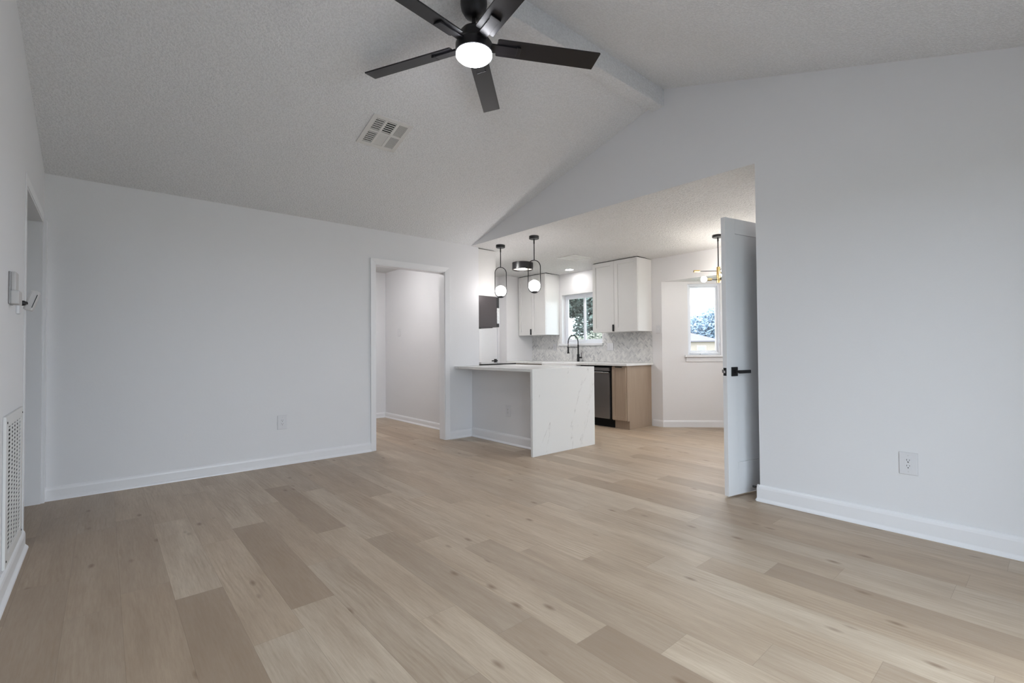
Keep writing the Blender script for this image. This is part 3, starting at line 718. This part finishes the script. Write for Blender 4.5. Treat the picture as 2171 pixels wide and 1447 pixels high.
def base_run_cabs():
    xf = 5.33; xt = 5.40
    c = thing('base_cabinet', 'narrow taupe wood base cabinet beside the dishwasher', 'cabinet', (5.6, 3.94, 0))
    MB().box((xf+.02, 3.825, .115), (D, 4.065, ZT-.032)).box((xt, 3.825, 0), (D, 4.065, .115)).build('cabinet_body', M['wood'], c, world=True)
    d = shaker_x(3.835, 4.063, .125, ZT-.045, xf+.02, xf, .045, M['wood'], c, 'door', .008)
    mb = MB().box((xf-.014, 3.895, ZT-.055), (xf, 4.0, ZT-.043)); mb.bm.transform(MATS[c.name].inverted()); mb.build('handle', M['black'], d, .001)
    w = thing('dishwasher', 'dark stainless dishwasher under the kitchen counter', 'dishwasher', (5.6, 4.37, 0))
    MB().box((xf+.03, 4.075, .1), (D-.02, 4.655, ZT-.034)).box((xt, 4.075, 0), (D-.02, 4.655, .1)).build('body', M['dark'], w, world=True)
    MB().box((xf-.006, 4.105, .125), (xf+.03, 4.65, .765)).build('door', M['steel'], w, .004, world=True)
    MB().box((xf-.006, 4.105, .79), (xf+.03, 4.65, .835)).build('control_panel', M['steel'], w, .003, world=True)
    MB().box((xf-.022, 4.105, .757), (xf-.004, 4.65, .777)).build('handle', M['steel_light'], w, .004, world=True)
    c = thing('base_cabinet', 'taupe wood sink base cabinet below the white sink', 'cabinet', (5.6, 5.03, 0))
    MB().box((xf+.02, 4.665, .115), (D, 5.395, .62)).box((xt, 4.665, 0), (D, 5.395, .115)).build('cabinet_body', M['wood'], c, world=True)
    for a, b in ((4.67, 5.025), (5.035, 5.39)): shaker_x(a, b, .125, .61, xf+.02, xf, .05, M['wood'], c)
    c = thing('base_cabinet', 'taupe wood base cabinet in the kitchen corner left of sink', 'cabinet', (5.6, 5.84, 0))
    MB().box((xf+.02, 5.40, .115), (D-.002, EY-.002, ZT-.032)).box((xt, 5.40, 0), (D-.002, EY-.002, .115)).build('cabinet_body', M['wood'], c, world=True)
    for a, b in ((5.405, 5.845), (5.85, 6.29)): shaker_x(a, b, .125, ZT-.045, xf+.02, xf, .05, M['wood'], c)
    # counter around the sink
    k = tag(MB().box((5.29, 3.79, ZT-.03), (D-.001, 4.672, ZT)).box((5.29, 5.385, ZT-.03), (D-.001, EY-.001, ZT)).box((5.76, 4.672, ZT-.03), (D-.001, 5.385, ZT)).build('kitchen_countertop', M['quartz'], bevel=.002),
            'white quartz countertop along the sink wall', 'countertop')
    s = thing('farmhouse_sink', 'white apron-front farmhouse sink below kitchen window', 'sink', (5.5, 5.03, .62))
    m = MB(); a, b = 4.674, 5.383; x0, x1 = 5.265, 5.757
    m.box((x0, a, .63), (x0+.03, b, ZT-.004)).box((x1-.025, a, .63), (x1, b, ZT-.004)).box((x0+.03, a, .63), (x1-.025, a+.025, ZT-.004)).box((x0+.03, b-.025, .63), (x1-.025, b, ZT-.004)).box((x0+.03, a+.025, .63), (x1-.025, b-.025, .66))
    m.build('basin', M['sink'], s, .006, world=True)
    MB().cyl((5.52, 5.03, .66), (5.52, 5.03, .664), .045, 24).build('drain', M['steel_light'], s, world=True)
base_run_cabs()

def faucet():
    x, y = 5.835, 5.115; z = ZT
    f = thing('kitchen_faucet', 'black spring pull-down faucet behind the white sink', 'faucet', (x, y, z))
    MB().cyl((x, y, z), (x, y, z+.12), .021, 24).cyl((x, y, z+.115), (x, y, z+.27), .0125, 20).build('body', M['black'], f, smooth=True, world=True)
    pts = []; R = .1
    for i in range(25):
        a = PI*i/24; pts.append((x-.02*(1-math.cos(a))/2, y+R-R*math.cos(a), z+.31+.12*math.sin(a)))
    pts = [(x, y, z+.25), (x, y, z+.28)]+pts+[(x-.02, y+2*R, z+.26), (x-.02, y+2*R, z+.23)]
    MB().tube(pts, .006, 10).build('hose', M['black'], f, smooth=True, world=True)
    co = []; N = 34
    P = [Vector(p) for p in pts]
    Ls = [0]
    for i in range(1, len(P)): Ls.append(Ls[-1]+(P[i]-P[i-1]).length)
    def at(t):
        t = t*Ls[-1]
        for i in range(1, len(P)):
            if Ls[i] >= t: k = (t-Ls[i-1])/max(1e-6, Ls[i]-Ls[i-1]); return P[i-1].lerp(P[i], k), (P[i]-P[i-1]).normalized()
        return P[-1], (P[-1]-P[-2]).normalized()
    for i in range(N*10):
        t = i/(N*10-1); p, d = at(t*.86); s = Vector((1,0,0)); w = d.cross(s).normalized(); an_ = 2*PI*i/10
        co.append(p+s*.0115*math.cos(an_)+w*.0115*math.sin(an_))
    MB().tube(co, .0022, 6).build('spring_coil', M['black'], f, smooth=True, world=True)
    MB().cyl((x-.02, y+.2, z+.235), (x-.02, y+.2, z+.15), .013, 18, .016).cyl((x-.02, y+.2, z+.15), (x-.02, y+.2, z+.132), .021, 20).build('spray_head', M['black'], f, smooth=True, world=True)
    MB().cyl((x, y, z+.232), (x-.02, y+.19, z+.232), .005, 10).lathe([(.015, -.008), (.019, -.008), (.019, .008), (.015, .008), (.015, -.008)], (x-.02, y+.2, z+.232), 18).build('support_arm', M['black'], f, smooth=True, world=True)
    MB().cyl((x, y-.02, z+.065), (x, y-.07, z+.065), .013, 16).tube([(x, y-.06, z+.07), (x, y-.063, z+.1), (x, y-.068, z+.15)], [.006, .005, .004], 10).build('lever', M['black'], f, smooth=True, world=True)
faucet()

# herringbone backsplash: every tile a raised quad of one sheet
def backsplash():
    bm = bmesh.new(); cl = bm.loops.layers.float_color.new('tone'); rnd = random.Random(11)
    y0, y1, z0, z1 = 3.80, EY-.001, ZT+.001, 1.344; w, Lh = .019, .057; g = .0012; x = D-.008
    ca, sa = math.cos(PI/4), math.sin(PI/4)
    def emit(u, v, du, dv):
        q = []
        for a, b in ((u+g/2, v+g/2), (u+du-g/2, v+g/2), (u+du-g/2, v+dv-g/2), (u+g/2, v+dv-g/2)):
            q.append((y0+a*ca-b*sa, z0+a*sa+b*ca))
        if max(p[0] for p in q) < y0 or min(p[0] for p in q) > y1 or max(p[1] for p in q) < z0 or min(p[1] for p in q) > z1: return
        f = bm.faces.new([bm.verts.new((x, p[0], p[1])) for p in q]); t = min(1, max(0, rnd.gauss(.72, .2)))
        if rnd.random() < .07: t = rnd.uniform(0, .3)
        for lp in f.loops: lp[cl] = (t, t, t, 1)
    n = int(3.2/w)
    # herringbone with ratio 3: period 6w along the diagonal step
    for i in range(-n, n):
        for j in range(-8, n//2):
            # horizontal tile at (i, j) cells then vertical tile
            u = (i+j*3+ (0))*w; v = (i-j*3)*w
            emit(u, v, Lh, w); emit(u+Lh, v-2*w, w, Lh)
    for co, no in (((0, y0, 0), (0,-1,0)), ((0, y1, 0), (0,1,0)), ((0, 0, z0), (0,0,-1)), ((0, 0, z1), (0,0,1))):
        bmesh.ops.bisect_plane(bm, geom=bm.verts[:]+bm.edges[:]+bm.faces[:], plane_co=co, plane_no=no, clear_outer=True)
    # cut out the window
    W0, W1, WZ = KW[0]-.032, KW[1]+.042, KW[2]-.036
    for co, no in (((0, W0, 0), (0,1,0)), ((0, W1, 0), (0,1,0)), ((0, 0, WZ), (0,0,1))):
        bmesh.ops.bisect_plane(bm, geom=bm.verts[:]+bm.edges[:]+bm.faces[:], plane_co=co, plane_no=no)
    dl = [f for f in bm.faces if W0 < f.calc_center_median().y < W1 and f.calc_center_median().z > WZ]
    bmesh.ops.delete(bm, geom=dl, context='FACES')
    ext = bmesh.ops.extrude_face_region(bm, geom=bm.faces[:])
    bmesh.ops.translate(bm, verts=[v for v in ext['geom'] if isinstance(v, bmesh.types.BMVert)], vec=(.003, 0, 0))
    bmesh.ops.recalc_face_normals(bm, faces=bm.faces)
    me = bpy.data.meshes.new('tile'); bm.to_mesh(me); bm.free(); me.materials.append(M['tile'])
    s = thing('tile_backsplash', 'grey white marble herringbone backsplash behind the faucet', 'backsplash', (0,0,0))
    o = bpy.data.objects.new('tile_field', me); COL.objects.link(o); o.parent = s
    xb = D-.0055
    MB().box((xb, y0, z0), (D-.001, W0, z1)).box((xb, W0, z0), (D-.001, W1, WZ)).box((xb, W1, z0), (D-.001, y1, z1)).build('grout_bed', M['grout'], s)
backsplash()

# ------------------------------------------------------------ range, microwave, cabinet above
def range_side():
    x0 = B+TH+.003; y0, y1 = A+.008, A+.77
    c = thing('upper_cabinet', 'white upper cabinet side above the microwave', 'cabinet', (x0, 5.3, 1.81))
    zt = kz(3.985)-.005
    MB().box((x0, y0, 1.81), (3.965, y1, zt)).build('cabinet_body', M['cab'], c, .001, world=True)
    MB().box((3.967, y0+.002, 1.815), (3.985, 5.32, zt-.002)).build('door', M['cab'], c, .001, world=True)
    MB().box((3.967, 5.324, 1.815), (3.985, y1-.002, zt-.002)).build('door', M['cab'], c, .001, world=True)
    MB().box((x0, y0+.003, zt), (3.96, y1, zt+.004)).build('top_gap_shade', M['dark'], c, world=True)  # dark strip painted in as shade between cabinet and ceiling
    m = thing('microwave', 'dark over-range microwave seen from its side', 'microwave', (x0, 5.3, 1.385))
    MB().box((x0, y0, 1.40), (3.995, y1, 1.808)).box((x0+.01, y0+.004, 1.388), (3.93, y1-.01, 1.401)).build('casing', M['micro'], m, .002, world=True)
    MB().box((x0+.03, y0-.0015, 1.55), (x0+.14, y0, 1.70)).build('side_panel', M['micro'], m, .001, world=True)
    MB().box((3.997, y0, 1.402), (4.04, y1, 1.806)).build('door', M['black'], m, .004, world=True)
    MB().box((4.0, y0-.002, 1.45), (4.042, y0, 1.66)).build('door_edge_trim', M['steel_light'], m, .001, world=True)
    MB().box((x0+.005, y0+.01, 1.375), (x0+.05, y0+.05, 1.389)).build('mount_foot', M['black'], m, world=True)
    r = thing('kitchen_range', 'black glass top range behind the peninsula counter', 'range', (4.0, 5.3, 0))
    MB().box((x0, y0, .04), (4.30, y1, .895)).build('body', M['steel'], r, .003, world=True)
    MB().box((x0+.02, y0-.002, .897), (4.335, y1, .912)).build('cooktop', M['black_glass'], r, .003, world=True)
    MB().box((x0, y0-.002, .905), (x0+.04, y1, .935)).build('rear_trim', M['steel'], r, .006, world=True)
    MB().box((4.30, y0+.01, .16), (4.33, y1-.01, .78)).build('oven_door', M['black_glass'], r, .003, world=True)
    MB().box((4.30, y0+.01, .79), (4.34, y1-.01, .89)).build('control_panel', M['steel'], r, .003, world=True)
    MB().cyl((4.37, y0+.05, .74), (4.37, y1-.05, .74), .01, 14).box((4.33, y0+.06, .735), (4.37, y0+.08, .745)).box((4.33, y1-.08, .735), (4.37, y1-.06, .745)).build('handle', M['steel_light'], r, smooth=True, world=True)
range_side()

# ------------------------------------------------------------ pendants
def pendant(x, y, label):
    zc = kz(x); p = thing('pendant_lamp', label, 'pendant lamp', (x, y, zc), math.radians(49.2+100-0), 'pendant lamps over the peninsula')
    MB().lathe([(0, 0), (.058, 0), (.058, -.03), (.055, -.034), (0, -.034)], (0,0,0), 32).build('canopy', M['black'], p, smooth=True)
    MB().cyl((0, 0, -.03), (0, 0, -.09), .008, 12).cyl((0, 0, -.08), (0, 0, -.283), .0058, 12).build('rod', M['black'], p, smooth=True)
    pts = []; r = .073; top = -.283-r; bot = -.283-.387+r
    for i in range(17): a = PI*i/16; pts.append((r*math.cos(a), 0, top+r*math.sin(a)))
    for i in range(17): a = PI+PI*i/16; pts.append((r*math.cos(a), 0, bot+r*math.sin(a)))
    MB().tube(pts, .0052, 10, True).build('oval_ring', M['black'], p, smooth=True)
    MB().sphere((0, 0, bot+.012), .0685, 32).build('glass_globe', M['glow_globe'], p, smooth=True)
    MB().cyl((0, 0, bot-r+.002), (0, 0, bot-r+.02), .03, 24, .036).build('globe_cup', M['black'], p, smooth=True)
pendant(3.82, 4.638, 'black oval ring pendant with lit globe, nearer the hallway doorway')
pendant(3.825, 4.022, 'black oval ring pendant with lit globe above waterfall counter end')

def drum():
    x, y = 4.786, 5.286; z = kz(x)
    d = thing('drum_ceiling_light', 'round black drum ceiling light in the kitchen', 'ceiling light', (x, y, z))
    MB().lathe([(0, .004), (.158, .004), (.158, -.105), (.154, -.105), (.154, -.002), (0, -.002)], (0,0,0), 48).build('drum_shade', M['fan_black'], d, smooth=True)
    MB().lathe([(0, -.085), (.152, -.085), (.152, -.08), (0, -.08)], (0,0,0), 48).build('diffuser', M['glow_drum'], d, smooth=True)
    MB().lathe([(0, -.087), (.05, -.087), (.05, -.085), (0, -.085)], (0,0,0), 32).build('bright_lens', M['glow_recess'], d, smooth=True)
drum()
def recessed(x, y, label, m='glow_recess'):
    z = kz(x)
    d = thing('recessed_light', label, 'ceiling light', (x, y, z))
    MB().lathe([(.062, .003), (.078, .003), (.078, -.003), (.062, -.005), (.062, .003)], (0,0,0), 40).build('trim_ring', M['white_plastic'], d, smooth=True)
    MB().lathe([(0, -.0035), (.062, -.0035), (.062, -.001), (0, -.001)], (0,0,0), 40).build('lens', M[m], d, smooth=True)
recessed(5.675, 5.15, 'lit recessed light in ceiling above the sink window')
recessed(4.1, 5.32, 'added unseen recessed light behind the cabinet over the microwave', 'glow_added_can_strong')  # extra can added out of view to brighten the cabinet fronts
recessed(4.55, 1.68, 'added unseen recessed light behind right wall over open door', 'glow_added_can')  # second unseen can, added to lift the nook and kitchen light
def hall_light():
    d = thing('hall_ceiling_light', 'round lit ceiling light in the hallway', 'ceiling light', (2.55, 6.0, 2.385))
    MB().lathe([(0, 0), (.14, 0), (.14, -.03), (.1, -.06), (0, -.07)], (0,0,0), 32).build('glass_bowl', M['glow_hall'], d, smooth=True)
hall_light()

def chandelier():
    x, y = 5.328, 2.541; z = kz(x)
    c = thing('dining_chandelier', 'black and brass branching chandelier before the bay window', 'chandelier', (x, y, z))
    MB().lathe([(0, 0), (.062, 0), (.062, -.022), (.058, -.026), (0, -.026)], (0,0,0), 32).build('canopy', M['black'], c, smooth=True)
    MB().cyl((0, 0, -.02), (0, 0, -.07), .009, 12).cyl((0, 0, -.06), (0, 0, -.375), .0065, 12).build('stem', M['black'], c, smooth=True)
    MB().cyl((0, 0, -.365), (0, 0, -.545), .02, 24).build('hub', M['brass'], c, smooth=True)
    arms = [(135, -.41, .27, 0), (255, -.395, .2, 1), (15, -.41, .2, 1), (152, -.51, .10, 1), (215, -.52, .13, 0), (320, -.51, .13, 1)]  # lit bulbs on the arms behind the door are added kitchen light
    for deg, h, L, lit in arms:
        a = math.radians(deg); d = Vector((math.cos(a), math.sin(a), 0)); o = Vector((0, 0, h))
        r0, r1 = .018, L-.055 if not lit else L-.0
        ar = MB().cyl(o+d*r0, o+d*(r1), .0042, 10).build('arm', M['black'], c, smooth=True)
        sk = MB().cyl(o+d*(r1-.005), o+d*(r1+.06), .0145, 18).build('socket', M['brass'], ar, smooth=True)
        if lit:
            b = MB().sphere(o+d*(r1+.09), .033, 24).build('bulb', M['glow_bulb'], ar, smooth=True)
        else:
            MB().cyl(o+d*(r1+.058), o+d*(r1+.062), .0105, 14).build('socket_mouth', M['slot'], ar)
chandelier()

# ------------------------------------------------------------ outside
def outside():
    struct('ground', MB().box((-60, -60, -.45), (120, 90, -.35)), M['grass'], 'lawn outside the house', 'ground')
    struct('added_bounce_slab', MB().box((-4, -7, -.349), (8, BACK-.13, -.03)), M['concrete'], 'concrete slab added outside the patio door for neutral bounce light', 'patio')  # unseen slab added to bounce neutral light into the living room
    def leaves(name, mt, blobs, n, size, seed):
        rnd = random.Random(seed); bm = bmesh.new(); cl = bm.loops.layers.float_color.new('tone')
        for c, r, share in blobs:
            c = Vector(c)
            for i in range(int(n*share)):
                while True:
                    p = Vector((rnd.uniform(-1, 1), rnd.uniform(-1, 1), rnd.uniform(-1, 1)))
                    if .25 < p.length < 1: break
                q = c+Vector((p.x*r[0], p.y*r[1], p.z*r[2])); s = size*rnd.uniform(.6, 1.3)
                u = Vector((rnd.uniform(-1, 1), rnd.uniform(-1, 1), rnd.uniform(-1, 1))).normalized(); w = u.orthogonal().normalized()
                vs = [bm.verts.new(q+u*s*a+w*s*b) for a, b in ((-1, 0), (0, -.45), (1, 0), (0, .45))]
                f = bm.faces.new(vs); t = rnd.random()
                for lp in f.loops: lp[cl] = (t, t, t, 1)
        me = bpy.data.meshes.new(name); bm.to_mesh(me); bm.free(); me.materials.append(mt)
        o = bpy.data.objects.new(name, me); COL.objects.link(o); return o
    def tree(label, base, trunk_h, tr, blobs, n, size, seed, mt='leaf', cat='tree', name='tree'):
        t = thing(name, label, cat, base)
        o = leaves('foliage', M[mt], blobs, n, size, seed); o.parent = t
        if trunk_h:
            m = MB().tube([(0,0,0), (.05, .03, trunk_h*.5), (0, .05, trunk_h)], [tr*1.3, tr, tr*.7], 10)
            for k, (c, r, s_) in enumerate(blobs): m.tube([(0, .04, trunk_h*.8), (Vector(c)*.5+Vector((0,0,trunk_h*.45))), c], [tr*.5, tr*.35, tr*.15], 7)
            m.build('trunk', M['bark'], t, smooth=True)
        return t
    g = -.35
    # kitchen window view (looking along azimuth 38-43 degrees)
    tree('tall shade tree with drooping leaves outside the kitchen window', (15.6, 11.9, g), 3.6, .28,
         [((-.95, 1.5, 4.05), (1.7, 1.5, 1.3), 1.6), ((-.2, .55, 2.9), (1.1, .95, 2.6), 1.5), ((-1.4, 3.6, 3.6), (1.3, .9, 1.6), .7), ((.4, -.1, 5.4), (2.6, 2.6, 1.8), .8)], 7000, .10, 5)
    tree('pale leafy hedge below the tree outside kitchen window', (12.6, 9.9, g), 0, .1,
         [((-.2, 1.7, .9), (1.0, 1.6, 1.12), 1), ((.2, -.2, 1.0), (1.0, 1.6, 1.25), 1)], 9000, .065, 6, 'leaf_pale', 'hedge', 'hedge')
    # bay window view (azimuth 26-29 degrees)
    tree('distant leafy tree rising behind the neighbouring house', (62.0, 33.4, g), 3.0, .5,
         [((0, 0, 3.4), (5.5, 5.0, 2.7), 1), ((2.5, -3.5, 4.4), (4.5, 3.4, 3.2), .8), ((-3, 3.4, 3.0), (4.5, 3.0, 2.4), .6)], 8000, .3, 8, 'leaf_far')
    tree('leafy oak branches hanging at top of the bay window', (11.2, 4.0, g), 3.4, .16,
         [((.3, 1.0, 2.85), (.7, .42, .27), .3), ((0, .2, 4.1), (1.3, 1.3, .8), 1)], 1100, .06, 9)
    # neighbouring house
    h = thing('neighbour_house', 'cream single-storey house with grey roof seen through bay window', 'house', (50.8, 29.9, g), math.radians(27.5-90+180))
    wz = 2.15
    MB().box((-5.0, -4, 0), (5.0, 4, wz)).build('wall', M['siding'], h)
    m = MB(); e = .35
    m._add([(-5-e, -4-e, wz), (5+e, -4-e, wz), (5+e, 4+e, wz), (-5-e, 4+e, wz), (-1.6, 0, wz+1.25), (1.6, 0, wz+1.25), (-5-e, -4-e, wz+.12), (5+e, -4-e, wz+.12), (5+e, 4+e, wz+.12), (-5-e, 4+e, wz+.12)],
           [(0,3,2,1),(0,1,7,6),(1,2,8,7),(2,3,9,8),(3,0,6,9),(6,7,5,4),(7,8,5),(8,9,4,5),(9,6,4)])
    m.build('roof', M['roof'], h)
    for sx in (-3.2, -.6, 2.4):
        for sy in (-4.03, 4.03):
            w = MB().box((sx-.45, sy-.04, .85), (sx+.45, sy+.04, 1.75)).build('window', M['vinyl'], h)
            MB().box((sx-.38, sy-.05, .92), (sx+.38, sy+.05, 1.68)).build('pane', M['steel'], w)
outside()
